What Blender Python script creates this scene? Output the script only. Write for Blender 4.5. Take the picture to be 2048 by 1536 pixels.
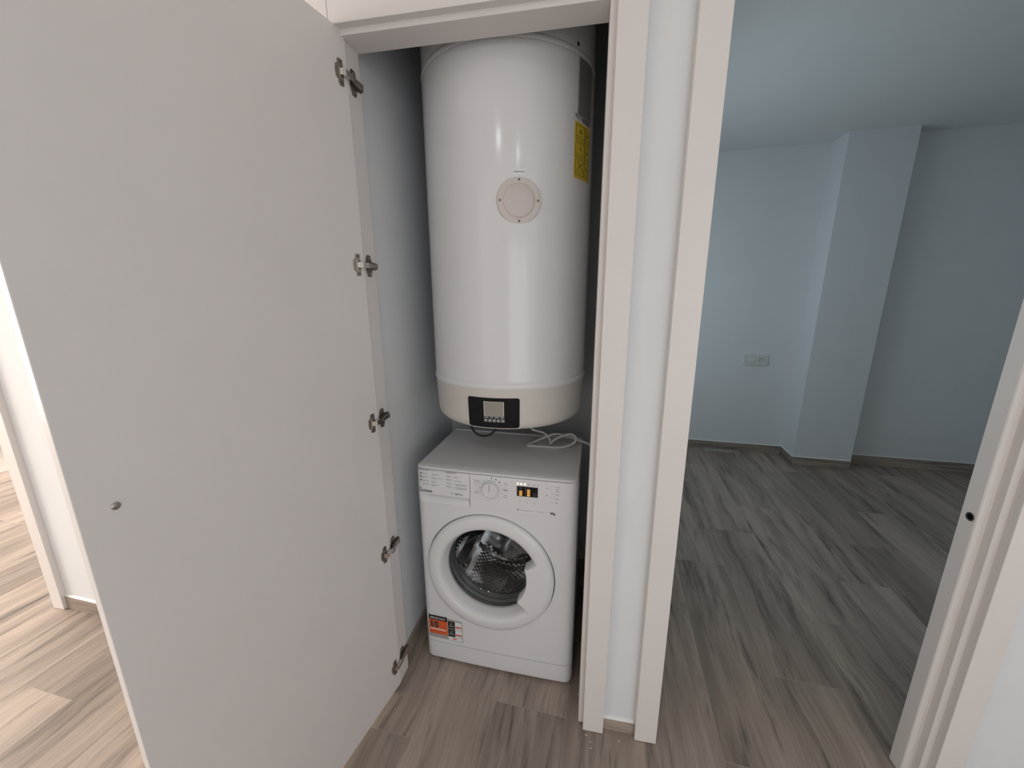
import bpy, bmesh, math, random
from mathutils import Vector, Matrix
random.seed(7)
PI = math.pi
for o in list(bpy.data.objects):
    bpy.data.objects.remove(o)
scene = bpy.context.scene
COL = scene.collection

# ------------------------------------------------------------------ camera
CAM_P = Vector((0.5998, -1.22298, 1.48188))
YAW, PITCH, ROLL, FPX = -0.1884, 0.23421, 0.00465, 779.155
fw = Vector((math.sin(YAW) * math.cos(PITCH), math.cos(YAW) * math.cos(PITCH), -math.sin(PITCH)))
rt = Vector((math.cos(YAW), -math.sin(YAW), 0))
dn = fw.cross(rt)
r2 = math.cos(ROLL) * rt + math.sin(ROLL) * dn
d2 = -math.sin(ROLL) * rt + math.cos(ROLL) * dn
cam = bpy.data.cameras.new('camera')
cam.sensor_fit = 'HORIZONTAL'
cam.sensor_width = 36.0
cam.lens = FPX / 2048 * 36.0
cam.clip_start = 0.02
co = bpy.data.objects.new('camera', cam)
COL.objects.link(co)
co.matrix_world = Matrix(((r2.x, -d2.x, -fw.x, CAM_P.x), (r2.y, -d2.y, -fw.y, CAM_P.y),
                          (r2.z, -d2.z, -fw.z, CAM_P.z), (0, 0, 0, 1)))
scene.camera = co

# ------------------------------------------------------------------ world, lights, exposure
scene.view_settings.view_transform = 'Standard'
scene.view_settings.look = 'None'
scene.view_settings.exposure = -0.66
scene.view_settings.gamma = 1.0
scene.view_settings.use_curve_mapping = False
w = bpy.data.worlds.new('world')
scene.world = w
w.use_nodes = True
w.node_tree.nodes['Background'].inputs[0].default_value = (0.75, 0.87, 1.0, 1)
w.node_tree.nodes['Background'].inputs[1].default_value = 0.4

def area(name, loc, rot, sx, sy, power, col, shape='RECTANGLE'):
    l = bpy.data.lights.new(name, 'AREA')
    l.shape = shape
    l.size = sx
    l.size_y = sy
    l.energy = power
    l.color = col
    o = bpy.data.objects.new(name, l)
    o.location = loc
    o.rotation_euler = rot
    COL.objects.link(o)
    return o

# daylight entering the far left room and the hall from behind
area('daylight_left_room_offscreen', (-5.27, -0.9, 1.45), (0, -PI / 2, 0), 1.9, 2.6, 330, (1.0, 0.90, 0.81))
area('daylight_hall_offscreen', (2.0, -3.57, 1.05), (PI / 2, 0, 0), 2.0, 2.0, 30, (0.91, 0.955, 1.0))
area('daylight_bedroom_offscreen', (0.80, 1.35, 1.45), (0, -PI / 2, 0), 1.2, 1.2, 12.0, (0.74, 0.92, 1.0))

# ------------------------------------------------------------------ materials
MATS = {}
def mat(name, col, rough=0.5, metal=0.0, spec=0.5, noise=None, bump=0.0, bscale=200, coat=0.0, emit=None, estr=0.0):
    m = bpy.data.materials.new(name)
    m.use_nodes = True
    nt = m.node_tree
    b = nt.nodes['Principled BSDF']
    b.inputs['Base Color'].default_value = (*col, 1)
    b.inputs['Roughness'].default_value = rough
    b.inputs['Metallic'].default_value = metal
    b.inputs['Specular IOR Level'].default_value = spec
    b.inputs['Coat Weight'].default_value = coat
    b.inputs['Coat Roughness'].default_value = 0.08
    if emit:
        b.inputs['Emission Color'].default_value = (*emit, 1)
        b.inputs['Emission Strength'].default_value = estr
    tc = nt.nodes.new('ShaderNodeTexCoord')
    nz = nt.nodes.new('ShaderNodeTexNoise')
    nz.inputs['Scale'].default_value = 6.0
    nz.inputs['Detail'].default_value = 4
    nt.links.new(tc.outputs['Object'], nz.inputs['Vector'])
    if noise is None:
        noise = 0.03
    mx = nt.nodes.new('ShaderNodeMix')
    mx.data_type = 'RGBA'
    mx.inputs[6].default_value = (*[c * (1 - noise) for c in col], 1)
    mx.inputs[7].default_value = (*[min(1, c * (1 + noise)) for c in col], 1)
    nt.links.new(nz.outputs['Fac'], mx.inputs[0])
    nt.links.new(mx.outputs[2], b.inputs['Base Color'])
    if bump > 0:
        n2 = nt.nodes.new('ShaderNodeTexNoise')
        n2.inputs['Scale'].default_value = bscale
        n2.inputs['Detail'].default_value = 3
        nt.links.new(tc.outputs['Object'], n2.inputs['Vector'])
        bp = nt.nodes.new('ShaderNodeBump')
        bp.inputs['Strength'].default_value = bump
        bp.inputs['Distance'].default_value = 0.002
        nt.links.new(n2.outputs['Fac'], bp.inputs['Height'])
        nt.links.new(bp.outputs[0], b.inputs['Normal'])
    MATS[name] = m
    return m

mat('paint', (0.81, 0.83, 0.85), 0.75, bump=0.08, bscale=260)
mat('ceil_paint', (0.80, 0.80, 0.80), 0.85, bump=0.05, bscale=260)
mat('lacquer', (0.81, 0.775, 0.758), 0.42)
mat('sealant', (0.85, 0.86, 0.86), 0.4)
mat('enamel', (0.80, 0.80, 0.81), 0.50, spec=0.3, coat=1.0)
MATS['enamel'].node_tree.nodes['Principled BSDF'].inputs['Coat Roughness'].default_value = 0.13
mat('white_plastic', (0.80, 0.80, 0.81), 0.30)
mat('machine_white', (0.81, 0.81, 0.825), 0.28)
mat('warm_plastic', (0.70, 0.67, 0.62), 0.40)
mat('pink_plastic', (0.67, 0.61, 0.585), 0.40)
mat('black_gloss', (0.008, 0.008, 0.010), 0.12, spec=0.22)
mat('black', (0.02, 0.02, 0.02), 0.5)
mat('rubber', (0.10, 0.105, 0.11), 0.42)
mat('steel', (0.50, 0.50, 0.51), 0.15, 1.0, noise=0.08)
mat('nickel', (0.46, 0.42, 0.38), 0.32, 1.0, noise=0.1)
mat('nickel_dark', (0.23, 0.20, 0.175), 0.40, 1.0, noise=0.2)
mat('chrome', (0.7, 0.66, 0.62), 0.22, 1.0)
mat('lcd', (0.34, 0.32, 0.28), 0.25)
mat('lcd_frame', (0.55, 0.55, 0.52), 0.4)
mat('print_dark', (0.05, 0.05, 0.055), 0.6)
mat('print_grey', (0.24, 0.24, 0.25), 0.6)
mat('print_light', (0.40, 0.40, 0.41), 0.6)
mat('print_white', (0.85, 0.85, 0.85), 0.6)
mat('yellow', (0.72, 0.53, 0.03), 0.5)
mat('yellow_line', (0.16, 0.12, 0.01), 0.5)
mat('label_grey', (0.17, 0.175, 0.18), 0.4)
mat('label_silver', (0.40, 0.40, 0.40), 0.4)
mat('orange', (0.78, 0.13, 0.03), 0.5)
mat('red_print', (0.70, 0.10, 0.06), 0.5)
mat('cable_white', (0.74, 0.74, 0.75), 0.45)
mat('socket_plastic', (0.74, 0.74, 0.70), 0.4)
mat('led_white', (1, 0.9, 0.7), 0.4, emit=(1.0, 0.86, 0.60), estr=3.0)
mat('led_amber', (1, 0.5, 0.1), 0.4, emit=(1.0, 0.42, 0.06), estr=1.6)
mat('lamp_cool', (1, 1, 1), 0.4, emit=(0.88, 0.94, 1.0), estr=30.0)
mat('lamp_rim', (0.8, 0.8, 0.8), 0.4)

def wood_mat(name, light, mid, dark, per_object=True):
    m = bpy.data.materials.new(name)
    m.use_nodes = True
    nt = m.node_tree
    N = nt.nodes.new
    L = nt.links.new
    b = nt.nodes['Principled BSDF']
    tc = N('ShaderNodeTexCoord')
    oi = N('ShaderNodeObjectInfo')
    cmb = N('ShaderNodeCombineXYZ')
    for i, k in enumerate((17.0, 41.0, 29.0)):
        mm = N('ShaderNodeMath'); mm.operation = 'MULTIPLY'; mm.inputs[1].default_value = k
        L(oi.outputs['Random'], mm.inputs[0]); L(mm.outputs[0], cmb.inputs[i])
    ad = N('ShaderNodeVectorMath'); ad.operation = 'ADD'
    L(tc.outputs['Object'], ad.inputs[0]); L(cmb.outputs[0], ad.inputs[1])
    # gentle waviness of the grain
    wn = N('ShaderNodeTexNoise'); wn.inputs['Scale'].default_value = 2.2; wn.inputs['Detail'].default_value = 2
    L(ad.outputs[0], wn.inputs['Vector'])
    sub = N('ShaderNodeVectorMath'); sub.operation = 'SUBTRACT'; sub.inputs[1].default_value = (0.5, 0.5, 0.5)
    L(wn.outputs['Color'], sub.inputs[0])
    scl = N('ShaderNodeVectorMath'); scl.operation = 'SCALE'; scl.inputs['Scale'].default_value = 0.07
    L(sub.outputs[0], scl.inputs[0])
    ad2 = N('ShaderNodeVectorMath'); ad2.operation = 'ADD'
    L(ad.outputs[0], ad2.inputs[0]); L(scl.outputs[0], ad2.inputs[1])
    def noise(sx, sy, det, rough=0.55):
        mp = N('ShaderNodeMapping'); mp.inputs['Scale'].default_value = (sx, sy, 1)
        L(ad2.outputs[0], mp.inputs[0])
        n = N('ShaderNodeTexNoise'); n.inputs['Scale'].default_value = 1.0; n.inputs['Detail'].default_value = det
        n.inputs['Roughness'].default_value = rough
        L(mp.outputs[0], n.inputs['Vector'])
        return n
    broad = noise(11, 0.9, 4)
    fine = noise(85, 5.0, 6, 0.70)
    knot = noise(15, 1.5, 5, 0.6)
    r1 = N('ShaderNodeValToRGB')
    r1.color_ramp.elements[0].position = 0.30; r1.color_ramp.elements[0].color = (*mid, 1)
    r1.color_ramp.elements[1].position = 0.66; r1.color_ramp.elements[1].color = (*light, 1)
    L(broad.outputs['Fac'], r1.inputs[0])
    # dark streaks
    r2_ = N('ShaderNodeValToRGB')
    r2_.color_ramp.elements[0].position = 0.34; r2_.color_ramp.elements[0].color = (1, 1, 1, 1)
    r2_.color_ramp.elements[1].position = 0.49; r2_.color_ramp.elements[1].color = (0, 0, 0, 1)
    L(knot.outputs['Fac'], r2_.inputs[0])
    mulf = N('ShaderNodeMath'); mulf.operation = 'MULTIPLY'
    L(r2_.outputs[0], mulf.inputs[0])
    rf = N('ShaderNodeMapRange'); rf.inputs[1].default_value = 0.35; rf.inputs[2].default_value = 0.62
    rf.inputs[3].default_value = 1.0; rf.inputs[4].default_value = 0.25
    L(fine.outputs['Fac'], rf.inputs[0]); L(rf.outputs[0], mulf.inputs[1])
    mx = N('ShaderNodeMix'); mx.data_type = 'RGBA'
    L(mulf.outputs[0], mx.inputs[0]); L(r1.outputs[0], mx.inputs[6]); mx.inputs[7].default_value = (*dark, 1)
    # fine pores
    rp = N('ShaderNodeMapRange'); rp.inputs[1].default_value = 0.25; rp.inputs[2].default_value = 0.75
    rp.inputs[3].default_value = 0.80; rp.inputs[4].default_value = 1.16
    L(fine.outputs['Fac'], rp.inputs[0])
    hs = N('ShaderNodeHueSaturation')
    L(rp.outputs[0], hs.inputs['Value']); L(mx.outputs[2], hs.inputs['Color'])
    # slight tone change between planks
    mr = N('ShaderNodeMapRange'); mr.inputs[3].default_value = 0.88; mr.inputs[4].default_value = 1.10
    L(oi.outputs['Random'], mr.inputs[0])
    hs2 = N('ShaderNodeHueSaturation'); L(mr.outputs[0], hs2.inputs['Value']); L(hs.outputs[0], hs2.inputs['Color'])
    L(hs2.outputs[0], b.inputs['Base Color'])
    b.inputs['Roughness'].default_value = 0.46
    b.inputs['Specular IOR Level'].default_value = 0.4
    bp = N('ShaderNodeBump'); bp.inputs['Strength'].default_value = 0.12; bp.inputs['Distance'].default_value = 0.002
    L(fine.outputs['Fac'], bp.inputs['Height']); L(bp.outputs[0], b.inputs['Normal'])
    MATS[name] = m
    return m
wood_mat('wood_tile', (0.475, 0.39, 0.325), (0.270, 0.220, 0.183), (0.085, 0.072, 0.064))
mat('grout', (0.50, 0.45, 0.40), 0.8, noise=0.1)

def glass_mat():
    m = bpy.data.materials.new('door_glass')
    m.use_nodes = True
    nt = m.node_tree
    nt.nodes.remove(nt.nodes['Principled BSDF'])
    out = nt.nodes['Material Output']
    tr = nt.nodes.new('ShaderNodeBsdfTransparent'); tr.inputs[0].default_value = (0.86, 0.88, 0.88, 1)
    gl = nt.nodes.new('ShaderNodeBsdfGlossy'); gl.inputs['Roughness'].default_value = 0.03
    lw = nt.nodes.new('ShaderNodeLayerWeight')
    pw = nt.nodes.new('ShaderNodeMath'); pw.operation = 'POWER'; pw.inputs[1].default_value = 5.0
    nt.links.new(lw.outputs['Facing'], pw.inputs[0])
    fr = nt.nodes.new('ShaderNodeMath'); fr.operation = 'MULTIPLY_ADD'; fr.inputs[1].default_value = 0.9; fr.inputs[2].default_value = 0.05
    nt.links.new(pw.outputs[0], fr.inputs[0])
    mx = nt.nodes.new('ShaderNodeMixShader')
    nt.links.new(fr.outputs[0], mx.inputs[0]); nt.links.new(tr.outputs[0], mx.inputs[1]); nt.links.new(gl.outputs[0], mx.inputs[2])
    nt.links.new(mx.outputs[0], out.inputs[0])
    MATS['door_glass'] = m
glass_mat()

# ------------------------------------------------------------------ mesh helpers
def obj(name, bm, m, parent=None, smooth=False, loc=None):
    bmesh.ops.recalc_face_normals(bm, faces=bm.faces)
    me = bpy.data.meshes.new(name)
    bm.to_mesh(me)
    bm.free()
    me.materials.append(MATS[m] if isinstance(m, str) else m)
    if smooth:
        for p in me.polygons:
            p.use_smooth = True
        try:
            me.set_sharp_from_angle(angle=math.radians(40))
        except Exception:
            pass
    o = bpy.data.objects.new(name, me)
    COL.objects.link(o)
    if parent is not None:
        o.parent = parent
    if loc is not None:
        o.location = loc
    return o

def empty(name, loc=(0, 0, 0), rz=0.0):
    o = bpy.data.objects.new(name, None)
    o.empty_display_size = 0.05
    o.location = loc
    o.rotation_euler = (0, 0, rz)
    COL.objects.link(o)
    return o

def tag(o, label, cat, group=None):
    o['label'] = label
    o['category'] = cat
    if group:
        o['group'] = group
    return o

def struct(o, label=None):
    o['kind'] = 'structure'
    if label:
        o['label'] = label
    return o

def NB():
    return bmesh.new()

def box(bm, x0, x1, y0, y1, z0, z1, bev=0.0, seg=2):
    t = bmesh.new()
    bmesh.ops.create_cube(t, size=1.0)
    for v in t.verts:
        v.co = Vector((x0 + (v.co.x + .5) * (x1 - x0), y0 + (v.co.y + .5) * (y1 - y0), z0 + (v.co.z + .5) * (z1 - z0)))
    if bev > 0:
        bmesh.ops.bevel(t, geom=list(t.edges), offset=bev, segments=seg, profile=0.5, affect='EDGES')
    merge(bm, t)
    return bm

def merge(bm, t, M=None):
    if M is not None:
        bmesh.ops.transform(t, matrix=M, verts=t.verts)
    me = bpy.data.meshes.new('tmp')
    t.to_mesh(me)
    t.free()
    bm.from_mesh(me)
    bpy.data.meshes.remove(me)

def prism(bm, pts, axis, a0, a1):
    """extrude 2-D outline along an axis: 'z' pts=(x,y); 'y' pts=(x,z); 'x' pts=(y,z)"""
    def P(p, a):
        return {'z': (p[0], p[1], a), 'y': (p[0], a, p[1]), 'x': (a, p[0], p[1])}[axis]
    A = [bm.verts.new(P(p, a0)) for p in pts]
    B = [bm.verts.new(P(p, a1)) for p in pts]
    bm.faces.new(A)
    bm.faces.new(B[::-1])
    n = len(pts)
    for i in range(n):
        bm.faces.new((A[i], A[(i + 1) % n], B[(i + 1) % n], B[i]))
    return bm

def rrect(x0, x1, z0, z1, r, n=5):
    pts = []
    for cx, cz, a in ((x1 - r, z1 - r, 0), (x0 + r, z1 - r, 90), (x0 + r, z0 + r, 180), (x1 - r, z0 + r, 270)):
        for i in range(n + 1):
            t = math.radians(a + 90 * i / n)
            pts.append((cx + r * math.cos(t), cz + r * math.sin(t)))
    return pts

def circ(cx, cz, r, n=24):
    return [(cx + r * math.cos(2 * PI * i / n), cz + r * math.sin(2 * PI * i / n)) for i in range(n)]

def lathe(bm, prof, axis='z', c=(0, 0, 0), n=48, caps=True):
    """prof = list of (radius, height along axis); long runs get holding loops near both ends"""
    full = [prof[0]]
    for (ra, ha), (rb, hb) in zip(prof, prof[1:]):
        ln = math.hypot(rb - ra, hb - ha)
        if ln > 0.06 and min(ra, rb) > 0.05:
            for k in (0.003 / ln, 1 - 0.003 / ln):
                full.append((ra + (rb - ra) * k, ha + (hb - ha) * k))
        full.append((rb, hb))
    prof = full
    rings = []
    for r, h in prof:
        ring = []
        for i in range(n):
            a = 2 * PI * i / n
            u, v = r * math.cos(a), r * math.sin(a)
            p = (u, v, h) if axis == 'z' else (u, h, v)
            ring.append(bm.verts.new((c[0] + p[0], c[1] + p[1], c[2] + p[2])))
        rings.append(ring)
    for a, b in zip(rings, rings[1:]):
        for i in range(n):
            bm.faces.new((a[i], a[(i + 1) % n], b[(i + 1) % n], b[i]))
    if caps:
        for ring, (r, h) in ((rings[0], prof[0]), (rings[-1], prof[-1])):
            if r > 1e-6:
                bm.faces.new(ring)
    bmesh.ops.remove_doubles(bm, verts=bm.verts, dist=1e-7)
    return bm

def catmull(pts, sub=8):
    P = [Vector(p) for p in pts]
    out = []
    for i in range(len(P) - 1):
        p0, p1, p2, p3 = P[max(i - 1, 0)], P[i], P[i + 1], P[min(i + 2, len(P) - 1)]
        for k in range(sub):
            t = k / sub
            out.append(0.5 * ((2 * p1) + (-p0 + p2) * t + (2 * p0 - 5 * p1 + 4 * p2 - p3) * t * t + (-p0 + 3 * p1 - 3 * p2 + p3) * t ** 3))
    out.append(P[-1])
    return out

def tube(bm, pts, r, n=8):
    rings = []
    up = Vector((0, 0, 1))
    prev = None
    for i, p in enumerate(pts):
        d = (pts[min(i + 1, len(pts) - 1)] - pts[max(i - 1, 0)]).normalized()
        if prev is None:
            a = d.cross(up)
            if a.length < 1e-3:
                a = d.cross(Vector((1, 0, 0)))
        else:
            a = prev - d * prev.dot(d)
        a.normalize()
        prev = a
        b = d.cross(a)
        rings.append([bm.verts.new(p + a * (r * math.cos(2 * PI * k / n)) + b * (r * math.sin(2 * PI * k / n))) for k in range(n)])
    for A, B in zip(rings, rings[1:]):
        for k in range(n):
            bm.faces.new((A[k], A[(k + 1) % n], B[(k + 1) % n], B[k]))
    bm.faces.new(rings[0])
    bm.faces.new(rings[-1][::-1])
    return bm

def grid(bm, us, vs, fn):
    V = [[bm.verts.new(fn(u, v)) for u in us] for v in vs]
    for j in range(len(vs) - 1):
        for i in range(len(us) - 1):
            bm.faces.new((V[j][i], V[j][i + 1], V[j + 1][i + 1], V[j + 1][i]))
    return V

def lin(a, b, n):
    return [a + (b - a) * i / n for i in range(n + 1)]

def text_bm(s, size, bold=0.0, xs=1.0):
    cu = bpy.data.curves.new('txt', 'FONT')
    cu.body = s
    cu.size = size
    cu.offset = bold
    cu.resolution_u = 3
    to = bpy.data.objects.new('txt', cu)
    COL.objects.link(to)
    bpy.context.view_layer.update()
    dg = bpy.context.evaluated_depsgraph_get()
    me = bpy.data.meshes.new_from_object(to.evaluated_get(dg))
    bpy.data.objects.remove(to)
    bm = bmesh.new()
    bm.from_mesh(me)
    bpy.data.meshes.remove(me)
    if xs != 1.0:
        for v in bm.verts:
            v.co.x *= xs
    return bm

def carve(o, cutter_bm):
    """subtract a cutter (given in the object's own coordinates) from a mesh object"""
    bmesh.ops.recalc_face_normals(cutter_bm, faces=cutter_bm.faces)
    me = bpy.data.meshes.new('cutter'); cutter_bm.to_mesh(me); cutter_bm.free()
    c = bpy.data.objects.new('cutter', me); COL.objects.link(c)
    bpy.context.view_layer.update()
    c.matrix_world = o.matrix_world
    md_ = o.modifiers.new('cut', 'BOOLEAN'); md_.operation = 'DIFFERENCE'; md_.solver = 'EXACT'; md_.object = c
    bpy.context.view_layer.update()
    new = bpy.data.meshes.new_from_object(o.evaluated_get(bpy.context.evaluated_depsgraph_get()))
    o.modifiers.clear()
    old = o.data; new.name = old.name; o.data = new
    bpy.data.objects.remove(c); bpy.data.meshes.remove(me); bpy.data.meshes.remove(old)

# ------------------------------------------------------------------ dimensions of the place
PHI = -0.0504                    # the building is turned a little against the cupboard wall
CEIL = 2.59
WF, WB = -0.135, -0.063          # hall face and inner face of the partition
CX0, CX1, CYB = -0.082, 0.668, 0.648   # cupboard inside
JL, JR = -0.055, 0.625           # cupboard jamb faces
HEAD = 2.125
D0, D1 = 0.891, 1.620            # doorway
ca, sa = math.cos(PHI), math.sin(PHI)
def fl(s, t):                    # floor frame -> world
    return (s * ca - t * sa, s * sa + t * ca)

# ------------------------------------------------------------------ floor with planks
bm = NB(); box(bm, -5.6, 4.3, -3.7, 3.2, -0.06, -0.0011)
floor = struct(obj('floor', bm, 'grout'), 'grey-brown wood-look plank tile floor')
PW, PL = 0.257, 1.01
bm = NB()
hw, hl, e = PW / 2 - 0.0010, PL / 2 - 0.0010, 0.0006
lo = [bm.verts.new((x, y, -0.008)) for x, y in ((-hw, -hl), (hw, -hl), (hw, hl), (-hw, hl))]
md = [bm.verts.new((x, y, -0.0005)) for x, y in ((-hw, -hl), (hw, -hl), (hw, hl), (-hw, hl))]
tp = [bm.verts.new((x, y, 0.0)) for x, y in ((-hw + e, -hl + e), (hw - e, -hl + e), (hw - e, hl - e), (-hw + e, hl - e))]
bm.faces.new(tp)
for i in range(4):
    j = (i + 1) % 4
    bm.faces.new((lo[i], lo[j], md[j], md[i]))
    bm.faces.new((md[i], md[j], tp[j], tp[i]))
first = obj('plank', bm, 'wood_tile', floor)
pme = first.data
OFF = {0: .894, 1: .243, 2: .58, 3: .905, 4: .254, -1: .56, -2: .22, -3: -.103, -4: .40, -5: .72, -6: .05, -7: .38, -8: .70, -9: .02, -10: -.47, -11: .2, -12: .5}
used = False
for i in range(-21, 12):
    off = OFF.get(i, (i * 0.337) % 1.0)
    for k in range(-5, 5):
        s, t = 1.10 + PW * (i + 0.5), off + PL * (k + 0.5)
        x, y = fl(s, t)
        if not (-5.4 < x < 4.15):
            continue
        if y < -1.75 or y > 2.95 or (y > 1.9 and x < -2.2 and x > -3.0):
            continue
        if x < -0.6 and y > 0.9 and x > -2.6:
            continue
        if not used:
            p = first; used = True
        else:
            p = bpy.data.objects.new('plank', pme); COL.objects.link(p); p.parent = floor
        p.location = (x, y, 0)
        p.rotation_euler = (0, 0, PHI)

# ------------------------------------------------------------------ shell
bm = NB(); box(bm, -5.6, 4.3, -3.7, 3.2, CEIL, CEIL + 0.1)
struct(obj('ceiling', bm, 'ceil_paint'), 'plain white ceiling of the room beyond the doorway')

# partition with the cupboard opening and the doorway
bm = NB()
box(bm, -0.145, JL - 0.015, WF, WB, 0, CEIL)
box(bm, JL - 0.015, JR + 0.015, WF, WB, HEAD + 0.015, CEIL)
box(bm, JR + 0.015, D0 - 0.02, WF, WB, 0, CEIL)
box(bm, D0 - 0.02, D1 + 0.04, WF, WB, 2.235, CEIL)
box(bm, D1 + 0.04, 4.2, WF, WB, 0, CEIL)
struct(obj('wall_front', bm, 'paint'), 'white painted partition between cupboard and doorway')
# hall wall to the left, turned a few degrees
LWX = -1.88
bm = NB(); prism(bm, [(-0.145, -0.135), (LWX, -0.058), (LWX, 0.03), (-0.145, -0.05)], 'z', 0, CEIL)
struct(obj('wall_hall_left', bm, 'paint'), 'bright white hall wall behind the open cupboard door')
bm = NB(); box(bm, CX0 - 0.07, CX0, WB, CYB + 0.07, 0, CEIL)
struct(obj('wall_cupboard_left', bm, 'paint'), 'white left side wall inside the cupboard')
bm = NB(); box(bm, CX1, CX1 + 0.06, WB, CYB + 0.07, 0, CEIL)
struct(obj('wall_cupboard_right', bm, 'paint'), 'white right side wall inside the cupboard')
bm = NB(); box(bm, CX0, CX1, CYB, CYB + 0.07, 0, CEIL)
struct(obj('wall_cupboard_back', bm, 'paint'), 'white back wall inside the cupboard')

# bedroom: far wall, projecting column, right and left walls
def rwall(name, s0, s1, t0, t1, label, z0=0, z1=CEIL, m='paint'):
    b = NB()
    prism(b, [fl(s0, t0), fl(s1, t0), fl(s1, t1), fl(s0, t1)], 'z', z0, z1)
    return struct(obj(name, b, m), label)
TF = 2.672      # far wall face (floor frame)
TC = 2.437      # column face
SC0, SC1 = 2.283, 2.712
TR = 2.585
SR = 3.68
rwall('wall_room_far', 0.60, SC0 + 0.05, TF, TF + 0.1, 'far white wall of the bluish room with the socket')
rwall('wall_room_column', SC0, SC1, TC, TF + 0.1, 'white wall column projecting from the far room wall')
rwall('wall_room_far_right', SC1 - 0.02, SR + 0.1, TR, TR + 0.15, 'white wall to the right of the projecting column')
rwall('wall_room_right', SR, SR + 0.1, -0.1, TR, 'right side wall of the room beyond the doorway')
bm = NB(); box(bm, CX1 + 0.06, CX1 + 0.11, WB, 2.75, 0, CEIL)
struct(obj('wall_room_left', bm, 'paint'), 'left side wall of the room beyond the doorway')
# hall behind the camera and the left room
bm = NB(); box(bm, -5.4, 4.2, -3.7, -3.6, 0, CEIL)
struct(obj('wall_back', bm, 'paint'), 'white hall wall behind the viewer')
bm = NB(); box(bm, 3.1, 3.2, -3.6, WF, 0, CEIL)
struct(obj('wall_hall_right', bm, 'paint'), 'white end wall of the hall')
bm = NB(); box(bm, -5.4, -5.3, -3.6, 2.6, 0, CEIL); box(bm, -5.3, LWX, 1.55, 1.65, 0, CEIL)
struct(obj('wall_left_room', bm, 'paint'), 'bright walls of the room beyond the left opening')

# frames of the windows that let the daylight in (none of them in view of the photograph)
def window(n, axis, a0, a1, u0, u1, z0, z1, label):
    b = NB()
    f = 0.06
    for p, q, r, t in ((u0 - f, u0, z0 - f, z1 + f), (u1, u1 + f, z0 - f, z1 + f), (u0, u1, z0 - f, z0), (u0, u1, z1, z1 + f)):
        if axis == 'x':
            box(b, a0, a1, p, q, r, t, 0.003, 1)
        else:
            box(b, p, q, a0, a1, r, t, 0.003, 1)
    struct(obj('window_%d' % n, b, 'lacquer'), label)
window(1, 'x', -5.30, -5.24, -2.20, 0.40, 0.50, 2.40, 'white window frame in the room beyond the left opening')
window(2, 'y', -3.60, -3.54, 1.00, 3.00, 0.07, 2.05, 'tall white window frame in the hall wall behind the viewer')
window(3, 'x', 0.778, 0.83, 0.75, 1.95, 0.85, 2.05, 'white window frame in the left wall of the bluish room')

# ------------------------------------------------------------------ skirting boards
def skirt(name, a, b, side, label, h=0.068, th=0.009, bead=True):
    """board along floor segment a->b, standing towards 'side' (+1 = left of direction)"""
    A, B = Vector((*a, 0)), Vector((*b, 0))
    d = (B - A).normalized()
    n = Vector((-d.y, d.x, 0)) * side
    L_ = (B - A).length
    bm = NB(); box(bm, 0, L_, 0, th, 0, h, 0.0012, 1)
    o = obj(name, bm, 'wood_skirt')
    struct(o, label)
    M = Matrix(((d.x, n.x, 0, A.x), (d.y, n.y, 0, A.y), (0, 0, 1, 0), (0, 0, 0, 1)))
    o.matrix_world = M
    if bead:
        bm = NB(); prism(bm, [(0, h), (th - 0.001, h), (th * 0.5, h + 0.004), (0, h + 0.007)], 'x', 0, L_)
        obj('sealant_bead', bm, 'sealant', o)
    return o
# same tile, grain lying along the board
def wood_skirt():
    m = MATS['wood_tile'].copy(); m.name = 'wood_skirt'
    for n in m.node_tree.nodes:
        if n.bl_idname == 'ShaderNodeMapping':
            s = n.inputs['Scale'].default_value
            n.inputs['Scale'].default_value = (s[1], 1, s[0])
    MATS['wood_skirt'] = m
wood_skirt()
skirt('baseboard_cupboard_left', (CX0, -0.055), (CX0, CYB), -1, 'wood-look skirting along the cupboard side wall', bead=False)
skirt('baseboard_cupboard_right', (CX1, CYB), (CX1, -0.055), -1, 'wood-look skirting behind the right cupboard jamb', bead=False)
skirt('baseboard_cupboard_back', (CX0 + 0.01, CYB), (CX1 - 0.01, CYB), -1, 'wood-look skirting at the back of the cupboard', bead=False)
skirt('baseboard_front', (0.709, WF), (0.812, WF), -1, 'short wood-look skirting piece between the two door frames', h=0.047)
skirt('baseboard_hall_left', (-1.812, -0.0611), (-0.15, -0.1348), -1, 'wood-look skirting on the bright hall wall')
skirt('baseboard_room_far', fl(0.90, TF), fl(SC0, TF), -1, 'dark wood-look skirting under the socket wall', h=0.075)
skirt('baseboard_column_side', fl(SC0, TF), fl(SC0, TC - 0.009), -1, 'wood-look skirting on the side of the wall column', h=0.075)
skirt('baseboard_column_front', fl(SC0, TC), fl(SC1, TC), -1, 'wood-look skirting on the front of the wall column', h=0.075)
skirt('baseboard_room_right', fl(SC1, TR), fl(SR, TR), -1, 'dark wood-look skirting right of the wall column', h=0.083)

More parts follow.
